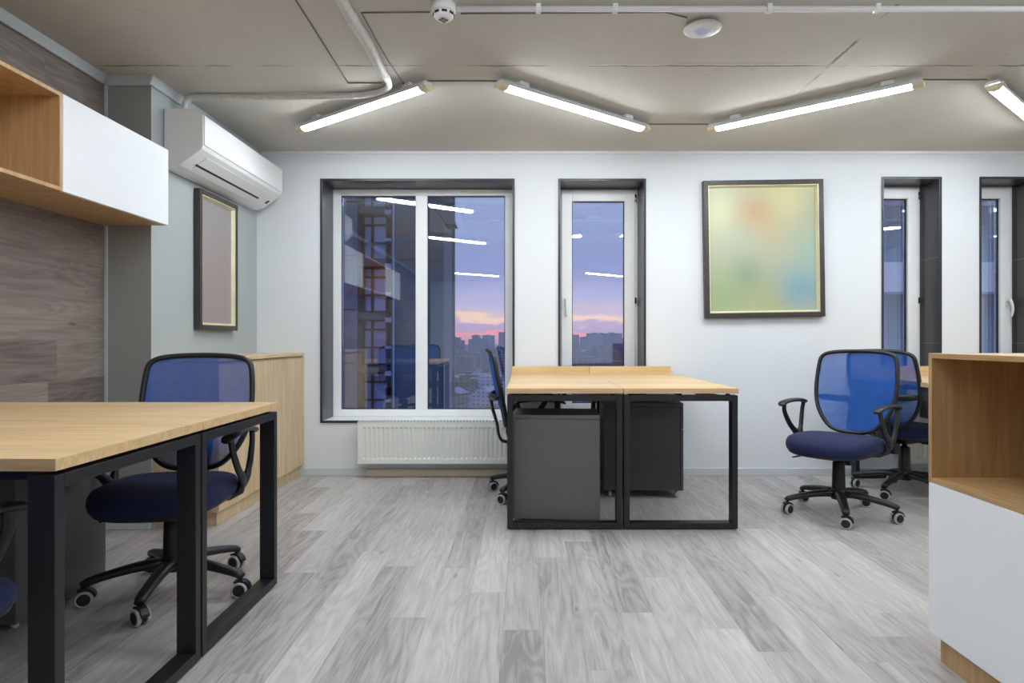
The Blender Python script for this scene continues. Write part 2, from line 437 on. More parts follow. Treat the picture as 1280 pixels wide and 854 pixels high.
# ------------------------------------------------------------------ drawer pedestals
def pedestal(label, c, rz, wx, wy, z1, mat, face, zb=.05, group='mobile drawer pedestals under the desks'):
    r = empty('drawer_pedestal', (c[0], c[1], 0), rz, label, 'drawer unit', group)
    hx, hy = wx/2, wy/2
    s = -1 if face < 0 else 1
    box(-hx if s > 0 else -hx+.02, hx-.02 if s > 0 else hx, -hy, hy, zb, z1-.022).build('body', mat, r, .002)
    box(-hx, hx, -hy, hy, z1-.020, z1).build('top', mat, r, .002)
    zz = zb; hts = [(z1-.022-zb)*f for f in (.46, .27, .27)]
    for h in hts:
        d = box(s*hx-s*.018, s*hx, -hy, hy, zz+.002, zz+h-.002).build('drawer', mat, r, .0015)
        box(s*hx, s*(hx+.016), -.06, .06, zz+h-.045, zz+h-.035).build('handle', M['chrome'], d, .002)
        zz += h
    for cx in (-hx+.04, hx-.04):
        for cy in (-hy+.04, hy-.04):
            rr = min(.0195, zb*.42)
            k = MB().box(cx-.014, cx+.014, cy-.014, cy+.014, zb-.006, zb).cyl((cx, cy, rr*1.2), .006, zb-.006-rr*1.2, 2, 10).build('caster', M['chrome'], r)
            MB().cyl((cx-.009, cy+.004, rr), rr, .018, 0, 18).build('wheel', M['ring'], k)
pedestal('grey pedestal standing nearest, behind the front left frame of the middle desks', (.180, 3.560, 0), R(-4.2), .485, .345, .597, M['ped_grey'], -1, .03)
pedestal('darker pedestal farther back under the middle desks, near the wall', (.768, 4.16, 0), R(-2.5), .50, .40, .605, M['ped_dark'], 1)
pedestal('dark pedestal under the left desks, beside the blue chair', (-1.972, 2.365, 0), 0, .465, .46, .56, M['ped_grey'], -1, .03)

# ------------------------------------------------------------------ office chairs
def chair(label, c, heading, star, group='blue mesh office chairs', wheel_dir=None):
    """heading: world angle the sitter faces; local frame faces +Y"""
    rz = heading - PI/2
    r = empty('office_chair', (c[0], c[1], 0), rz, label, 'chair', group)
    # five-star base
    m = MB(); m.lathe((0,0,0), [(.02,.088),(.040,.090),(.045,.110),(.042,.140),(.036,.150),(.020,.152)], 24)
    tips = []
    for k in range(5):
        a = star - rz + 2*PI*k/5; ca, sa = math.cos(a), math.sin(a)
        prof = [(.02,.120,.031),(.08,.123,.029),(.14,.118,.026),(.20,.108,.0235),(.255,.097,.022),(.285,.089,.021),(.302,.080,.017)]
        m.tube([(q*ca, q*sa, z) for q, z, _ in prof], [w for _, _, w in prof], 12, flat=.72)
        tips.append((.292*ca, .292*sa))
    m.build('star_base', M['plastic'], r)
    for k, (tx, ty) in enumerate(tips):
        # caster: stem, hood and twin wheels; axle across the world direction of the wheel
        wd = (wheel_dir[k] if wheel_dir else -PI/2+R((-18, 12, 25, -30, 8)[k])) - rz
        m = MB()
        m.cyl((0,0,.055), .007, .032, 2, 10)
        arc = [(.039*math.cos(t), .035+.034*math.sin(t)) for t in [PI*q/10 for q in range(0, 8)]]
        inner = [(.031*math.cos(t), .034+.027*math.sin(t)) for t in [PI*q/10 for q in range(7, -1, -1)]]
        m.prism(arc+inner, 1, -.014, .014)
        m.cyl((0,-.023,.030), .0245, .046, 1, 20)
        T = Matrix.Translation((tx, ty, 0)) @ Matrix.Rotation(wd+PI/2, 4, 'Z')
        cst = m.xf(T).build('caster', M['plastic'], r)
        m = MB()
        for s in (-1, 1):
            prof = [(.0225, s*.0245), (.0295, s*.0225), (.030, s*.010), (.0225, s*.010)]
            V = []
            for rad, a in prof: V.append([Vector((rad*math.cos(2*PI*q/24), a, .030+rad*math.sin(2*PI*q/24))) for q in range(24)])
            m.rings(V, closed=True)
        m.xf(T).build('wheel_rim', M['ring'], cst)
    m = MB(); m.lathe((0,0,0), [(.036,.12),(.037,.15),(.033,.30),(.028,.305),(.016,.31),(.014,.345)], 24)
    m.build('column_cover', M['plastic'], r)
    # mechanism and lever
    m = MB(); m.box(-.075, .075, -.11, .12, .336, .361).box(-.028, .028, -.155, -.09, .27, .361)
    m.build('tilt_mechanism', M['plastic'], r, .006)
    MB().tube(smooth_curve([(.06, .02, .346), (.13, .03, .334), (.19, .04, .318), (.245, .06, .302)], 4), [.004]*7+[.005,.0075,.010,.010,.009,.006], 8, flat=.55).build('lever', M['plastic'], r)
    # seat
    def sup(hw, hd, n=3.2, N=44, yoff=0):
        o = []
        for k in range(N):
            t = 2*PI*k/N; c_, s_ = math.cos(t), math.sin(t)
            o.append((hw*math.copysign(abs(c_)**(2/n), c_), yoff+hd*math.copysign(abs(s_)**(2/n), s_)))
        return o
    def loft(layers):
        rg = []
        for sc_, z in layers:
            rr = []
            for (x_, y_) in sup(.243*sc_, .230*sc_):
                q = max(0, (y_-.06)/.17); dip = -.022*q*q
                rr.append(Vector((x_, y_+.050, z+dip+.006*(abs(x_)/.24)**3)))
            rg.append(rr)
        return rg
    MB().rings(loft([(.70,.372),(.91,.374),(.97,.388),(.985,.405),(.975,.424),(.94,.440),(.86,.451),(.65,.457),(.3,.456),(.05,.455)])).build('seat', M['seat'], r)
    MB().rings(loft([(.45,.360),(.80,.361),(.93,.370),(.960,.386),(.94,.390),(.60,.375)])).build('seat_shell', M['plastic'], r)
    # backrest frame, reclined and dished
    def bp(x_, z_):
        u = abs(x_)/.24
        y_ = -.176 - (z_-.44)*.24 - .015*math.sin((z_-.44)/.49*PI) + .032*u*u
        return Vector((x_, y_, z_))
    half = [(0,.938),(.09,.936),(.16,.930),(.205,.919),(.229,.897),(.238,.86),(.244,.80),(.246,.73),(.240,.66),(.222,.595),(.192,.540),(.155,.497),(.115,.470),(.06,.457),(0,.455)]
    loop = smooth_curve([(x_*.93, 0, z_) for x_, z_ in half], 3)
    hp = [(p.x, p.z) for p in loop]
    full = [bp(x_, z_) for x_, z_ in hp] + [bp(-x_, z_) for x_, z_ in hp[-2:0:-1]]
    MB().tube(full, .0115, 10, closed=True, up=(0,1,0), flat=1.25).build('back_frame', M['plastic'], r)
    m = MB(); cols = []
    NV = 12
    for (x_, z_) in hp[1:-1]:
        row = [bp(x_*(2*q/NV-1)*.985, z_) for q in range(NV+1)]
        cols.append([m.bm.verts.new(p) for p in row])
    for a, b in zip(cols[:-1], cols[1:]):
        for q in range(NV):
            f = m.bm.faces.new((a[q], a[q+1], b[q+1], b[q])); f.smooth = True
    m.build('mesh_back', M['mesh'], r)
    m = MB()
    cb = [bp(x_, .655-.012*(1-(x_/.24)**2)) + Vector((0, -.016-.022*(1-(x_/.24)**2), 0)) for x_ in [-.222+.444*q/12 for q in range(13)]]
    m.tube(cb, [.012]+[.020]*11+[.012], 10, up=(0,1,0), flat=.55)
    sp = [bp(0, .645)+Vector((0,-.04,0)), bp(0,.56)+Vector((0,-.048,0)), bp(0,.47)+Vector((0,-.05,0)), Vector((0,-.225,.40)), Vector((0,-.20,.355)), Vector((0,-.14,.349)), Vector((0,-.08,.349))]
    m.tube(smooth_curve(sp, 4), [.060-.022*q/24 for q in range(25)], 12, up=(0,1,.3), flat=.20)
    m.build('back_support', M['plastic'], r)
    # armrests
    for s in (-1, 1):
        X = s*.262
        m = MB()
        pad = smooth_curve([(X+s*.004,-.150,.616),(X+s*.002,-.125,.630),(X,-.05,.640),(X,.05,.641),(X,.135,.633),(X-s*.004,.170,.618)], 4)
        m.tube(pad, [.012,.018,.022,.025]+[.027]*13+[.026,.023,.020,.012], 12, flat=.42)
        m.tube(smooth_curve([(X,.120,.630),(X+s*.004,.112,.58),(X+s*.002,.050,.50),(X-s*.004,-.025,.440),(X-s*.012,-.050,.412)], 4), [.0165]*6+[.018]*5+[.022]*6, 10, up=(1,0,0), flat=.66)
        m.tube(smooth_curve([(X,-.128,.624),(X+s*.004,-.118,.58),(X+s*.002,-.098,.50),(X-s*.004,-.072,.440),(X-s*.012,-.050,.412)], 4), [.0165]*6+[.018]*5+[.022]*6, 10, up=(1,0,0), flat=.66)
        m.tube([(X-s*.012,-.050,.425),(X-s*.02,-.046,.388),(X-s*.06,-.040,.366),(X-s*.13,-.03,.356)], [.017,.017,.016,.014], 10, up=(0,1,0), flat=1.3)
        m.build('armrest', M['plastic'], r)
    return r
chair('right-hand blue mesh office chair, fully in view and turned toward the camera', (1.815, 3.60), R(221), R(34))
chair('blue mesh office chair under the left desk, in front of the low oak cabinet', (-1.40, 2.49), R(276), R(63))
chair('blue office chair seen side on, tucked in at the left of the middle desks', (.060, 4.045), R(5), R(13))
chair('blue office chair seen from behind, half hidden by the right-hand blue chair', (2.50, 4.10), R(28), R(1))
chair('chair at the left edge, only an armrest and seat corner showing under the desk', (-1.412, 1.27), R(90), R(30))

# ------------------------------------------------------------------ cabinets
# wall-hung units on the plank wall
XF = -1.88; ZA, ZB = 1.611, 2.011
def wall_unit(label, y0, y1, door):
    r = empty('wall_cabinet', (XL, y0, ZA), 0, label, 'wall cabinet', 'oak and white wall cabinets on the plank wall')
    D = XF-XL; L = y1-y0; hh = ZB-ZA; t = .016; d2 = D-.019 if door else D
    m = MB(); m.box(.001, d2, .0005, L-.0005, 0, t).box(.001, d2, .0005, L-.0005, hh-t, hh)
    m.box(.001, d2, .0005, t, t, hh-t).box(.001, d2, L-t, L-.0005, t, hh-t).box(.001, .010, t, L-t, t, hh-t)
    m.build('carcass', M['oak_wall'], r, .001)
    if door: box(d2+.001, D, .001, L-.001, .001, hh-.001).build('door', M['door_white'], r, .0015)
M['oak_wall'] = oak('oak_wall', 2, (170,132,88), (208,172,126))
wall_unit('wall cabinet with a plain white door, beside the air conditioner', 2.545, 3.300, True)
wall_unit('open oak wall shelf at the upper left edge, joined to the white-door cabinet', 1.345, 2.543, False)
wall_unit('wall cabinet with a white door, farthest along the plank wall behind the camera view', .36, 1.343, True)
# low oak cabinet
r = empty('low_cabinet', (XS, 3.333, 0), 0, 'low pale oak cabinet with three doors in the corner under the small framed picture', 'cabinet')
D = 1.983-1.63; L = YB-3.333-.002
box(.001, D-.02, .0, L, .084, .885).build('carcass', M['oak_pale'], r, .001)
box(.001, D, -.004, L, .889, .911).build('top', oak('oak_pale_top', 1, (192,162,122), (226,202,166)), r, .001)
box(.001, D-.03, .04, L, 0, .082).build('plinth', M['oak_pale'], r, .001)
w = L/3
for k in range(3): box(D-.019, D, k*w+.0015, (k+1)*w-.0015, .086, .872).build('door', M['oak_pale'], r, .001)
# right foreground cabinet
c = 1.283; e = 1.98
r = empty('storage_cabinet', (c, e, 0), 0, 'oak cabinet with an open shelf above a white door, right foreground', 'cabinet')
ZT = .964; zs = .573; L = 1.25; DD = .45; t = .016
M['oak_warm_y'] = oak('oak_warm_y', 1, (164,128,84), (204,168,122)); M['oak_pale_y'] = oak('oak_pale_y', 1, (192,162,122), (226,202,166))
box(0, DD, -L, 0, ZT-t, ZT).build('top', M['oak_warm_y'], r, .001)
box(0, DD, -L+t, -t, zs-t, zs).build('shelf_board', M['oak_warm_y'], r, .001)
m = MB(); m.box(0, DD, -t, 0, zs-t, ZT-t).box(0, DD, -L, -L+t, zs-t, ZT-t).box(DD-.01, DD, -L+t, -t, zs, ZT-t)
m.build('open_shelf', M['oak_warm'], r, .001)
m = MB(); m.box(.020, DD, -L, 0, .083, zs-t-.001); m.build('carcass', M['oak_warm'], r, .001)
for k in range(2): box(0, .019, -L+k*L/2+.0015, -L+(k+1)*L/2-.0015, .083, zs-t-.001).build('door', M['door_white'], r, .0015)
box(.020, DD-.02, -L+.03, -.028, 0, .082).build('plinth', M['oak_warm'], r, .001)
# ------------------------------------------------------------------ radiators
def radiator(label, x0, x1):
    y0, y1 = YB-.125, YB-.035; z0, z1 = .109, .416
    r = empty('radiator', (x0, y0, 0), 0, label, 'radiator', 'white panel radiators under the windows'); W = x1-x0; D = y1-y0
    m = MB(); pitch = .0335; n = int((W-.04)/pitch); s0 = (W-n*pitch)/2
    # front panel: a sheet pressed into vertical flutes
    rows = [(z0+.002, 0), (z0+.034, 0), (z0+.046, 1), (z1-.052, 1), (z1-.040, 0), (z1-.002, 0)]
    xs = [(0, 0), (s0, 0)]
    for k in range(n): xs += [(s0+(k+.18)*pitch, 0), (s0+(k+.30)*pitch, 1), (s0+(k+.70)*pitch, 1), (s0+(k+.82)*pitch, 0)]
    xs += [(W-s0, 0), (W, 0)]
    G = [[m.bm.verts.new((x_, .008*f*g, z_)) for x_, f in xs] for z_, g in rows]
    for a, b in zip(G[:-1], G[1:]):
        for q in range(len(xs)-1): m.bm.faces.new((a[q], a[q+1], b[q+1], b[q]))
    m.build('front_panel', M['radiator'], r)
    box(0, W, .012, .022, z0, z1-.012).build('front_plate', M['radiator'], r, .001)
    box(0, W, D-.018, D, z0, z1-.012).build('rear_panel', M['radiator'], r, .002)
    m = MB(); m.box(0, W, 0, .006, z1-.004, z1).box(0, W, D-.006, D, z1-.004, z1)
    k = 0.0
    while k < W-.01: m.box(k, k+.012, .006, D-.006, z1-.004, z1); k += .024
    m.build('top_grille', M['radiator'], r)
    for x_ in (-.002, W-.001): box(x_, x_+.003, .0, D, z0, z1).build('side_panel', M['radiator'], r, .001)
    for x_ in (.2, W-.2): box(x_-.015, x_+.015, D, D+.0345, z0+.06, z1-.05).build('bracket', M['radiator'], r)
radiator('long white fluted radiator under the double window', -1.20, -.105)
radiator('white fluted radiator behind the chairs at right, barely seen beside the oak cabinet', 2.76, 3.56)

# ------------------------------------------------------------------ air conditioner
y0, y1 = 3.43, 4.546; r = empty('air_conditioner', (XS, y0, 1.95), 0, 'white wall-mounted air conditioner on the left wall above the small framed picture', 'air conditioner')
L = y1-y0
def acprof(ins=0):
    P = [(.002, .0+ins), (.045, .002+ins), (.09,.016+ins), (.150,.058), (.195, .092), (.212, .106), (.219, .122), (.220, .15)]
    P += [(.220-ins, .287), (.214-ins, .297), (.16, .322), (.13, .330-ins), (.002, .330-ins)]
    return P
MB().prism(acprof(), 1, 0, L).build('body', M['white_plastic'], r, .006, 3)
box(.2205, .226, .006, L-.006, .128, .292).build('front_panel', M['white_plastic'], r, .004, 3)
def flap(a0, a1, y0_, y1_, lift, th, name, mat, parent):
    # strip following the slanted underside between profile parameters
    p0, p1 = Vector((.09, .016)), Vector((.195, .092)); q0 = p0.lerp(p1, a0); q1 = p0.lerp(p1, a1)
    nrm = Vector((p1-p0).yx); nrm = Vector((nrm.x, -nrm.y)).normalized()
    m = MB(); m.prism([tuple(q0+nrm*lift), tuple(q1+nrm*lift), tuple(q1+nrm*(lift+th)), tuple(q0+nrm*(lift+th))], 1, y0_, y1_)
    return m.build(name, mat, parent)
fl = flap(.15, .93, .10, L-.10, .0, .004, 'louver', M['white_plastic'], r)
flap(.34, .44, .085, L-.20, .004, .0012, 'slot', M['slot'], fl)
flap(.30, .55, L-.07, L-.045, .0, .003, 'indicator', M['slot'], r)

# ------------------------------------------------------------------ framed pictures
def blobs(name, base, W, Hh, items, ax):
    t = NT(name); c_ = t.n('ShaderNodeTexCoord'); s = t.n('ShaderNodeSeparateXYZ'); t.l(c_.outputs['Object'], s.inputs[0])
    U = s.outputs[ax]; V = s.outputs[2]; col = base
    for (u, v, rad, cc, k) in items:
        du = t.math('DIVIDE', t.math('SUBTRACT', U, u*W), rad); dv = t.math('DIVIDE', t.math('SUBTRACT', V, (1-v)*Hh), rad)
        d = t.math('ADD', t.math('MULTIPLY', du, du), t.math('MULTIPLY', dv, dv))
        g = t.math('MULTIPLY', t.math('EXPONENT', t.math('MULTIPLY', d, -1.)), k)
        col = t.mix(g, col, srgb(*cc))
    t.l(col, t.b.inputs['Base Color']); t.b.inputs['Roughness'].default_value = .35; return t.m
def frame_tex():
    t = NT('frame_bronze'); v = t.coord((6, 6, 6)); n = t.noise(v, 12, 5, .7)
    t.l(t.ramp(n, [(.3, srgb(40,34,34)), (.6, srgb(66,58,56)), (.8, srgb(94,84,78))]), t.b.inputs['Base Color'])
    t.b.inputs['Roughness'].default_value = .4; t.bump(n, .3, .002); return t.m
M['frame'] = frame_tex(); M['gold'] = paint('frame_gold', srgb(222,214,176), .3, .15, noise=.08)
def picture(label, loc, rz, W, Hh, art, fw=.036, dep=.042, roll=0):
    """local: x along width, faces -Y, back on y=0"""
    r = empty('framed_picture', loc, rz, label, 'picture'); r.rotation_euler = (0, roll, rz)
    def rg(m, w0, w1, y0_, y1_):
        m.box(w0, w1, y0_, y1_, w0, Hh-w0).box(W-w1, W-w0, y0_, y1_, w0, Hh-w0).box(w1, W-w1, y0_, y1_, w0, w1).box(w1, W-w1, y0_, y1_, Hh-w1, Hh-w0); return m
    rg(MB(), 0, fw, -dep, -.002).build('frame', M['frame'], r, .004)
    g = fw+.020
    rg(MB(), fw, fw+.006, -dep*.92, -.02).build('gold_lip', M['gold'], r, .001)
    m = MB()
    for (a, b) in (((fw+.006, fw+.006), (W-fw-.008, fw+.006)), ((W-fw-.008, fw+.006), (W-fw-.008, Hh-fw-.008)), ((W-fw-.008, Hh-fw-.008), (fw+.006, Hh-fw-.008)), ((fw+.006, Hh-fw-.008), (fw+.006, fw+.006))):
        cx, cz = W/2, Hh/2
        def inn(p): return (p[0]+math.copysign(.009, cx-p[0]), p[1]+math.copysign(.009, cz-p[1]))
        A, B_ = inn(a), inn(b)
        m.bm.faces.new([m.bm.verts.new(p) for p in ((a[0], -dep*.85, a[1]), (b[0], -dep*.85, b[1]), (B_[0], -.016, B_[1]), (A[0], -.016, A[1]))])
    m.build('gold_slip', M['gold'], r)
    box(fw+.006, W-fw-.006, -.016, -.006, fw+.006, Hh-fw-.006).build('artwork', art, r)
    return r
W, Hh = .884, 1.012
art = blobs('art_soft', srgb(172,174,148), W, Hh, [(.16,.24,.20,(204,205,166),.95),(.98,.22,.20,(146,150,120),.8),(.66,.12,.20,(198,192,142),.95),(.42,.24,.14,(188,152,116),.95),(.52,.36,.13,(186,164,118),.6),
    (.30,.46,.18,(172,180,160),.7),(.36,.70,.14,(130,150,128),.85),(.16,.84,.17,(150,170,124),.9),(.55,.90,.17,(166,172,118),.7),(.82,.78,.17,(124,158,172),.98),(.95,.52,.16,(140,172,162),.7)], 0)
picture('large framed abstract blurred painting in yellow, green and blue on the white wall', (1.333, YB-.001, 1.165), 0, W, Hh, art, roll=R(-.9), dep=.045)
art2 = blobs('art_grey', srgb(150,142,142), .52, .85, [(.5,.1,.3,(150,148,146),.8),(.5,.7,.35,(158,138,136),.8)], 0)
picture('small dark-framed muted grey picture on the side wall under the air conditioner', (XS+.001, 3.74, 1.068), PI/2, .495, .85, art2, fw=.03)

# ------------------------------------------------------------------ ceiling lamps
def lamp(label, p, q, group):
    p = Vector(p); q = Vector(q); L = (q-p).length; a = math.atan2(q.y-p.y, q.x-p.x)
    r = empty('tube_lamp', (p.x, p.y, 2.330), a, label, 'ceiling lamp', group)
    cap = .055
    MB().prism([(-.033,.016),(-.0345,.016),(-.0345,.034),(-.024,.046),(.024,.046),(.0345,.034),(.0345,.016),(.033,.016),(.033,.030),(-.033,.030)], 0, .01, L-.01).build('housing', M['lamp_body'], r)
    prof = [(.0315*math.cos(t), .0185-.019*math.sin(t)) for t in [PI*k/10 for k in range(11)]]
    MB().prism(prof, 0, cap, L-cap).build('diffuser', M['lamp'], r)
    prof2 = [(.0355*math.cos(t), .022-.024*math.sin(t)) for t in [PI*k/10 for k in range(11)]]
    for x0, x1 in ((0, cap), (L-cap, L)): MB().prism(prof2, 0, x0, x1).build('end_cap', M['cream_plastic'], r, .003)
    for x_ in (.17, L-.17): box(x_-.03, x_+.03, -.016, .016, .045, H-2.330-.0005).build('mounting_clip', M['white_plastic'], r, .002)
zig = [((-1.43, 3.985), (-.500, 3.30)), ((-.139, 3.28), (.782, 3.985)), ((1.180, 3.985), (2.093, 3.26)), ((2.468, 3.29), (3.38, 4.03))]
lab = ['leftmost lit tube lamp on the ceiling, beside the white hose', 'second lit tube lamp from the left, above the two windows', 'lit tube lamp on the ceiling above the framed painting', 'lit tube lamp cut off by the right edge of the photo']
for (p, q), l_ in zip(zig, lab): lamp(l_, p, q, 'tube lamps in a zigzag on the ceiling')
for k, dy in enumerate((-2.14, -6.6)):
    for j, (p, q) in enumerate(zig):
        lamp('lit tube lamp on the ceiling behind the camera, seen only as a window reflection', (p[0], p[1]+dy), (q[0], q[1]+dy), 'tube lamps on the ceiling out of frame')
lamp('lit tube lamp on the ceiling behind the camera, seen only as a window reflection', (3.75, 1.85), (4.7, 2.5), 'tube lamps on the ceiling out of frame')

# ------------------------------------------------------------------ ceiling fittings
r = empty('smoke_detector', (-.335, 2.60, H), 0, 'white smoke detector with black slots at the left end of the ceiling pipe', 'smoke detector')
MB().lathe((0,0,0), [(.03,-.0005),(.052,-.001),(.052,-.030),(.047,-.036),(.030,-.036)], 32).build('base', M['white_plastic'], r)
MB().lathe((0,0,0), [(.028,-.036),(.044,-.037),(.042,-.052),(.030,-.062),(.012,-.064),(.001,-.064)], 32).build('sensor_head', M['white_plastic'], r)
for k in range(8):
    a = 2*PI*k/8+.2; m = box(.0405, .0445, -.011, .011, -.050, -.041); m.xf(Matrix.Rotation(a, 4, 'Z')).build('vent_slot', M['slot'], r)
m = MB()
for k in range(4): m2 = m.box(-.007+(.009 if k % 2 else -.009), .007+(.009 if k % 2 else -.009), (.009 if k > 1 else -.009)-.006, (.009 if k > 1 else -.009)+.006, -.0665, -.064)
m.xf(Matrix.Rotation(PI/4, 4, 'Z')).build('grille', M['cable'], r)
r = empty('ceiling_sensor', (.790, 2.765, H), 0, 'round flat white ceiling disc sensor between the lamps', 'sensor')
MB().lathe((0,0,0), [(.04,-.0005),(.05,-.006),(.075,-.013),(.083,-.019),(.080,-.024),(.060,-.028),(.038,-.030)], 40).build('disc', M['white_plastic'], r)
MB().lathe((0,0,0), [(.036,-.028),(.034,-.036),(.026,-.041),(.012,-.043),(.001,-.0435)], 32).build('lens', paint('lens_lilac', srgb(196,200,228), .25), r)
r = empty('ceiling_pipe', (-.28, 2.60, 2.385), 0, 'straight white conduit pipe running along the top edge of the ceiling', 'pipe')
MB().cyl((0,0,0), .0115, 4.9, 0, 16).build('pipe', M['white_plastic'], r)
for x_ in (.34, .66, 1.30, 1.75, 2.42, 3.0, 3.8): box(x_-.011, x_+.011, -.015, .015, -.014, H-2.385-.0005).build('pipe_clip', M['white_plastic'], r, .003)
pts = smooth_curve([(-.745,1.60,2.374),(-.74,2.1,2.374),(-.735,2.6,2.374),(-.722,2.9,2.374),(-.727,3.12,2.376),(-.720,3.30,2.380),(-.733,3.38,2.382),(-.775,3.445,2.384),(-.84,3.485,2.384),(-.97,3.52,2.384),(-1.4,3.54,2.384),(-1.75,3.54,2.384),(-1.90,3.54,2.375),(-1.935,3.54,2.30)], 8)
rr = [.026+.0022*math.sin(i*1.9) if p.y < 3.15 else max(.0175, .026-.05*(p.y-3.15))+.001*math.sin(i*1.7) for i, p in enumerate(pts)]
tag(MB().tube(pts, rr, 14).build('refrigerant_hose', M['hose']), 'white taped hose bending across the ceiling to the air conditioner', 'hose')
def cable(label, pts, rad=.0035):
    tag(MB().tube([(x_, y_, H-rad) for x_, y_ in pts], rad, 8).build('ceiling_cable', M['cable']), label, 'cable')
cable('thin grey cable bent along the ceiling left of the white hose', [(-.937,1.75),(-.937,2.565),(-.955,3.386),(-.80,3.388),(-.775,3.386)])
cable('thin grey cable running from the leftmost lamp back beside the white hose', [(-.655,3.40),(-.68,3.1),(-.692,2.66),(-.40,2.655)])
cable('thin grey cable from the smoke detector to the disc sensor', [(-.27,2.665),(.3,2.66),(.6,2.655),(.705,2.70)])
cable('thin grey cable joining the two left tube lamps', [(-.523,3.36),(-.145,3.36)])
cable('thin grey cable joining the second and third tube lamps', [(.76,4.035),(1.20,4.035)])
cable('thin grey cable joining the third and rightmost tube lamps', [(2.09,3.345),(2.48,3.345)])

# ------------------------------------------------------------------ outside: neighbour tower and city
def wallgrid(name, col, win, su, sz, snow=True, fu=.45, fz=.45):
    t = NT(name); c_ = t.n('ShaderNodeTexCoord'); s = t.n('ShaderNodeSeparateXYZ'); t.l(c_.outputs['Object'], s.inputs[0])
    g = t.n('ShaderNodeNewGeometry'); sn = t.n('ShaderNodeSeparateXYZ'); t.l(g.outputs['Normal'], sn.inputs[0])
    U = t.math('ADD', s.outputs[0], s.outputs[1])
    fx = t.math('LESS_THAN', t.math('FRACT', t.math('DIVIDE', U, su)), fu); fz_ = t.math('LESS_THAN', t.math('FRACT', t.math('DIVIDE', s.outputs[2], sz)), fz)
    w_ = t.math('MULTIPLY', fx, fz_)
    n = t.noise(s.inputs[0].links[0].from_socket, .08, 3)
    col2 = tuple(min(1, c*1.35) for c in col[:3])+(1,)
    c2 = t.mix(w_, t.mix(n, col, col2), win)
    if snow: c2 = t.mix(t.math('GREATER_THAN', sn.outputs[2], .5), c2, srgb(112,118,142))
    t.l(c2, t.b.inputs['Base Color']); t.b.inputs['Roughness'].default_value = .85; return t.m
GZ = -48
def ground_mat():
    t = NT('city_ground'); v = t.coord()
    n = t.noise(v, .022, 5, .7)
    t.l(t.ramp(n, [(.38, srgb(52,48,58)), (.50, srgb(88,84,98)), (.58, srgb(112,114,134))]), t.b.inputs['Base Color']); t.b.inputs['Roughness'].default_value = .9; return t.m
tag(box(-2500, 6500, 60, 6500, GZ-1, GZ).build('city_ground', ground_mat()), kind='structure')
cons = paint('tower_concrete', srgb(68,88,106), .85, noise=.08, nscale=.3); cons2 = paint('tower_panel', srgb(80,92,116), .6, noise=.06, nscale=.4)
tdark = paint('tower_frame', srgb(40,38,44), .5); tslab = paint('tower_slab', srgb(84,82,92), .8, noise=.1, nscale=2); twht = paint('tower_rail', srgb(150,165,195), .6)
tpane = paint('tower_pane', srgb(128,148,200), .08, noise=.12, nscale=1, spec=.9)
def TX(x_): return (x_-655)*35/780
def TZ(y_): return CZ+(425-y_)*35/780
r = empty('tower_block', (TX(500), 40, GZ), 0, 'grey tower block with glazed balconies close outside the double window', 'building')
ox, oy, oz = r.location
def tb(x0, x1, y0, y1, z0, z1): return box(x0-ox, x1-ox, y0-oy, y1-oy, z0-oz, z1-oz)
tb(-26, TX(449), 34.6, 48, GZ, 60).build('facade_panel', cons2, r)
for k in range(-14, 8):
    z = TZ(395)+k*1.49*2
    tb(-26, TX(449)-.02, 34.56, 34.6, z+.3, z+.38).build('panel_joint', tdark, r)
tb(TX(449), TX(494), 36.0, 48, GZ, 60).build('core', tslab, r)
MB().prism([(TX(494)-ox, 34-oy), (-3.80-ox, 34-oy), (-5.30-ox, 48-oy), (TX(494)-ox, 48-oy)], 2, 0, 60-GZ).build('end_wall', cons, r)
tb(TX(558), TX(568), 33.85, 34.0, GZ, 60).build('corner_pilaster', paint('tower_light', srgb(112,124,140), .8, noise=.08, nscale=.5), r)
tb(TX(496), TX(498), 33.9, 34.0, GZ, 60).build('drain_pipe', twht, r)
for z in (TZ(286), TZ(316)): tb(TX(494), TX(558), 33.93, 34.0, z-.5, z).build('wall_band', tslab, r)
for k in range(-16, 6):
    z = TZ(395)+k*2.98
    tb(TX(449), TX(483), 35.0, 36.0, z-.2, z+.2).build('floor_slab', tslab, r)
    m = MB(); za, zb = z+.2, z+2.78; xa, xb = TX(450.5), TX(482)
    f = .10
    m2 = tb(xa, xa+f, 35.5, 35.62, za, zb)
    for (p, q, u, v) in ((xb-f, xb, za, zb), (TX(461), TX(464), za, zb), (xa+f, xb-f, za, za+f), (xa+f, xb-f, zb-f, zb), (xa+f, xb-f, zb-.62, zb-.50), (xa+f, xb-f, za+.95, za+1.05)):
        m2.box(p-ox, q-ox, 35.5-oy, 35.62-oy, u-oz, v-oz)
    wf = m2.build('window', tdark, r)
    tb(xa+f, xb-f, 35.64, 35.7, za+f, zb-f).build('pane', tpane, wf)
    tb(TX(483.5), TX(493), 34.5, 36, z-.35, z-.1).build('balcony_slab', twht, r)
    tb(TX(483.5), TX(493), 34.5, 36, z+1.15, z+1.3).build('balcony_slab', twht, r)
    m3 = tb(TX(484), TX(484)+.08, 34.55, 34.65, z-.1, z+1.15); m3.box(TX(491)-ox, TX(493)-ox, 34.5-oy, 34.65-oy, z-.1-oz, z+1.15-oz)
    m3.build('balcony_rail', tdark, r)
for z0, z1, x1 in ((TZ(290), TZ(272), 573), (TZ(266), TZ(252), 570), (TZ(246), TZ(225), 572)):
    m = MB(); m.prism([(TX(568)-ox, z1-oz), (TX(x1)-ox, z0-oz+.2), (TX(x1)+.1-ox, z0-oz), (TX(562)-ox, z0-oz), (TX(562)-ox, z1-oz)], 1, 32.6-oy, 34.0-oy)
    m.build('balcony', cons, r)

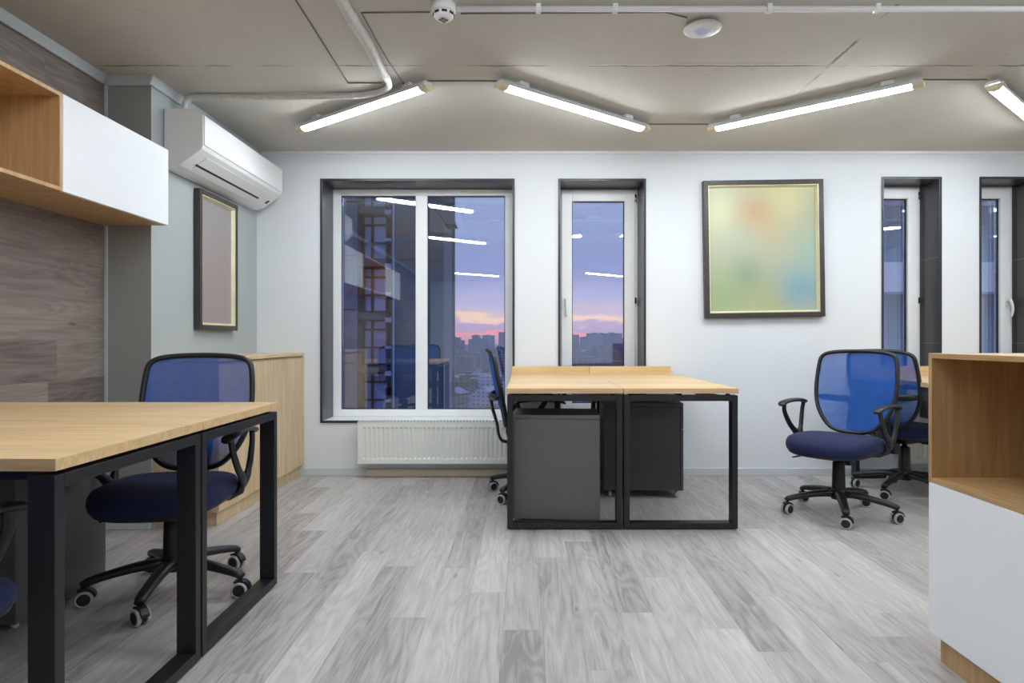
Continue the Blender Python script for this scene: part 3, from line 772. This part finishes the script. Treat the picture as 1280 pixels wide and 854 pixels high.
r = empty('balcony_block', (24, 22, GZ), 0, 'grey building with white balcony bands close outside the two narrow windows', 'building')
ox, oy, oz = r.location
def SX(x_): return (x_-655)*20/780
def SZ(y_): return CZ+(425-y_)*20/780
tb(SX(1075), 48, 20.4, 34, GZ, 60).build('facade', paint('side_concrete', srgb(142,164,176), .8, noise=.08, nscale=.4), r)
sp_pane = tpane
for k in range(-15, 12):
    z = SZ(349)+k*2.9
    for x0, x1 in ((1075, 1150), (1190, 1262), (1300, 1380)):
        tb(SX(x0), SX(x1), 19.3, 20.4, z-.46, z+.46).build('balcony_band', paint('band_white', srgb(186,200,206), .7) if 'band' not in M else M['band'], r)
        wf = tb(SX(x0)+.1, SX(x1)-.9, 20.3, 20.4, z+.62, z+2.38).build('window', tdark, r)
        tb(SX(x0)+.18, SX(x1)-.98, 20.26, 20.30, z+.70, z+2.30).build('pane', paint('lilac_pane', srgb(170,180,226), .3), wf)
for x_ in (1113, 1216, 1290): MB().cyl((SX(x_)-ox, 20.3-oy, 0), .06, 90, 2, 10).build('drain_pipe', twht, r)

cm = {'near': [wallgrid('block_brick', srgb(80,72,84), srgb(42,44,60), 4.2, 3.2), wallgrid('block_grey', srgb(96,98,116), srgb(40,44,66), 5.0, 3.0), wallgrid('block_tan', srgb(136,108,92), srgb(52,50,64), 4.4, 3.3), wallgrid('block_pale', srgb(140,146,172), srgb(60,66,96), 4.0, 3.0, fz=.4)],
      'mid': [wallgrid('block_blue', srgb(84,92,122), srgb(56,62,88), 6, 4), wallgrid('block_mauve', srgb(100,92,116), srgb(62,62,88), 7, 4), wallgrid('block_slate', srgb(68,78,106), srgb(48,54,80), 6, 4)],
      'far': [wallgrid('tower_haze_a', srgb(104,114,152), srgb(92,100,138), 9, 6, False), wallgrid('tower_haze_b', srgb(88,98,136), srgb(76,86,124), 9, 6, False)]}  # distance haze is put into these far colours: bluish, pale, low contrast
def block(name, D, s, w, d, h, mat, label, group, gable=False):
    X = s*D; z0 = GZ
    r_ = MB().box(-w/2, w/2, -d/2, d/2, 0, h)
    if gable: r_.prism([(-w/2-.5, h), (w/2+.5, h), (0, h+w*.22)], 1, -d/2-.5, d/2+.5)
    else:
        r_.box(-w*.18, w*.1, -d*.2, d*.2, h, h+2.6)
    o = r_.build(name, mat); o.location = (X, D, z0); o.rotation_euler = (0, 0, random.uniform(-.5, .5))
    tag(o, label, 'building', group)
rnd = random.Random(11)
placed = []
def spans(n, D0, D1, lo, hi, f, gap):
    done = tries = 0
    while done < n and tries < 4000:
        tries += 1; D = rnd.uniform(D0, D1); s = rnd.uniform(lo, hi)
        if any(math.hypot(s*D-x_, D-y_) < gap+g_ for x_, y_, g_ in placed): continue
        placed.append((s*D, D, gap)); f(D, s); done += 1
sects = [(-.135, -.015), (.06, .18)]
def nearb(D, s):
    g = rnd.random() < .45; block('city_block', D, s, rnd.uniform(15, 25), rnd.uniform(11, 17), rnd.uniform(8, 20), cm['near'][rnd.randrange(4)], 'low snow-roofed city building far below, beyond the windows', 'low city buildings beyond the windows', g)
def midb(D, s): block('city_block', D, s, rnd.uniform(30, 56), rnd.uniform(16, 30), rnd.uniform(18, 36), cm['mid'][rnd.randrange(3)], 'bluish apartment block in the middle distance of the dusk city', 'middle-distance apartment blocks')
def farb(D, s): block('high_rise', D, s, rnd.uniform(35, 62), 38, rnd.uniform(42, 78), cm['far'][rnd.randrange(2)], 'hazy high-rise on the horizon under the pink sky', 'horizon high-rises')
for lo, hi in sects:
    wide = 1 if hi < .5 else 1.3
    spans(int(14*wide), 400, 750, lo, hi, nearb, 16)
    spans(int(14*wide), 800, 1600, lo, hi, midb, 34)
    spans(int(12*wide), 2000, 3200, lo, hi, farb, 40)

# ------------------------------------------------------------------ dusk sky
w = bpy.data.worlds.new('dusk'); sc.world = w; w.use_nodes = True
nt = w.node_tree; N = nt.nodes; Lk = nt.links
bg = N['Background']
tc = N.new('ShaderNodeTexCoord'); sp = N.new('ShaderNodeSeparateXYZ'); Lk.new(tc.outputs['Generated'], sp.inputs[0])
mp = N.new('ShaderNodeMapping'); mp.inputs['Scale'].default_value = (5.5, 5.5, 24); Lk.new(tc.outputs['Generated'], mp.inputs[0])
no = N.new('ShaderNodeTexNoise'); no.inputs['Scale'].default_value = 2.6; no.inputs['Detail'].default_value = 5; no.inputs['Distortion'].default_value = .3; Lk.new(mp.outputs[0], no.inputs['Vector'])
ma = N.new('ShaderNodeMath'); ma.operation = 'MULTIPLY_ADD'; Lk.new(no.outputs['Fac'], ma.inputs[0]); ma.inputs[1].default_value = .052; ma.inputs[2].default_value = -.026
ad = N.new('ShaderNodeMath'); ad.operation = 'ADD'; Lk.new(sp.outputs[2], ad.inputs[0]); Lk.new(ma.outputs[0], ad.inputs[1])
mr = N.new('ShaderNodeMapRange'); mr.inputs['From Min'].default_value = -.02; mr.inputs['From Max'].default_value = .30; Lk.new(ad.outputs[0], mr.inputs[0])
cr = N.new('ShaderNodeValToRGB'); E = cr.color_ramp.elements
stops = [(0, (112,108,140)), (.055, (206,142,168)), (.085, (240,140,156)), (.105, (176,148,188)), (.135, (180,156,194)), (.152, (244,196,190)), (.175, (250,206,180)), (.20, (206,180,202)), (.27, (178,172,214)), (.42, (146,156,208)), (.60, (142,156,206)), (.8, (150,164,206)), (1, (140,152,198))]
while len(E) < len(stops): E.new(.5)
for i, (p, c_) in enumerate(stops): E[i].position = p; E[i].color = srgb(*c_)
Lk.new(mr.outputs[0], cr.inputs[0]); Lk.new(cr.outputs[0], bg.inputs[0]); 
# unseen sky overhead is boosted to brighten the city outside
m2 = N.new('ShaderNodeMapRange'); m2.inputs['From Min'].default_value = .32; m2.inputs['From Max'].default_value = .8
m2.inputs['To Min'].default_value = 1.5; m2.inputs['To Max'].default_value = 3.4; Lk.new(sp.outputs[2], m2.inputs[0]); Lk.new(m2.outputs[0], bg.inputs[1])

# ------------------------------------------------------------------ render look
sc.view_settings.view_transform = 'Standard'; sc.view_settings.look = 'None'
sc.view_settings.gamma = 1; sc.view_settings.exposure = 0; sc.view_settings.use_curve_mapping = False
sc.cycles.use_denoising = True
sc.cycles.max_bounces = 12; sc.cycles.diffuse_bounces = 6; sc.cycles.glossy_bounces = 6; sc.cycles.transparent_max_bounces = 12
sc.cycles.sample_clamp_indirect = 6
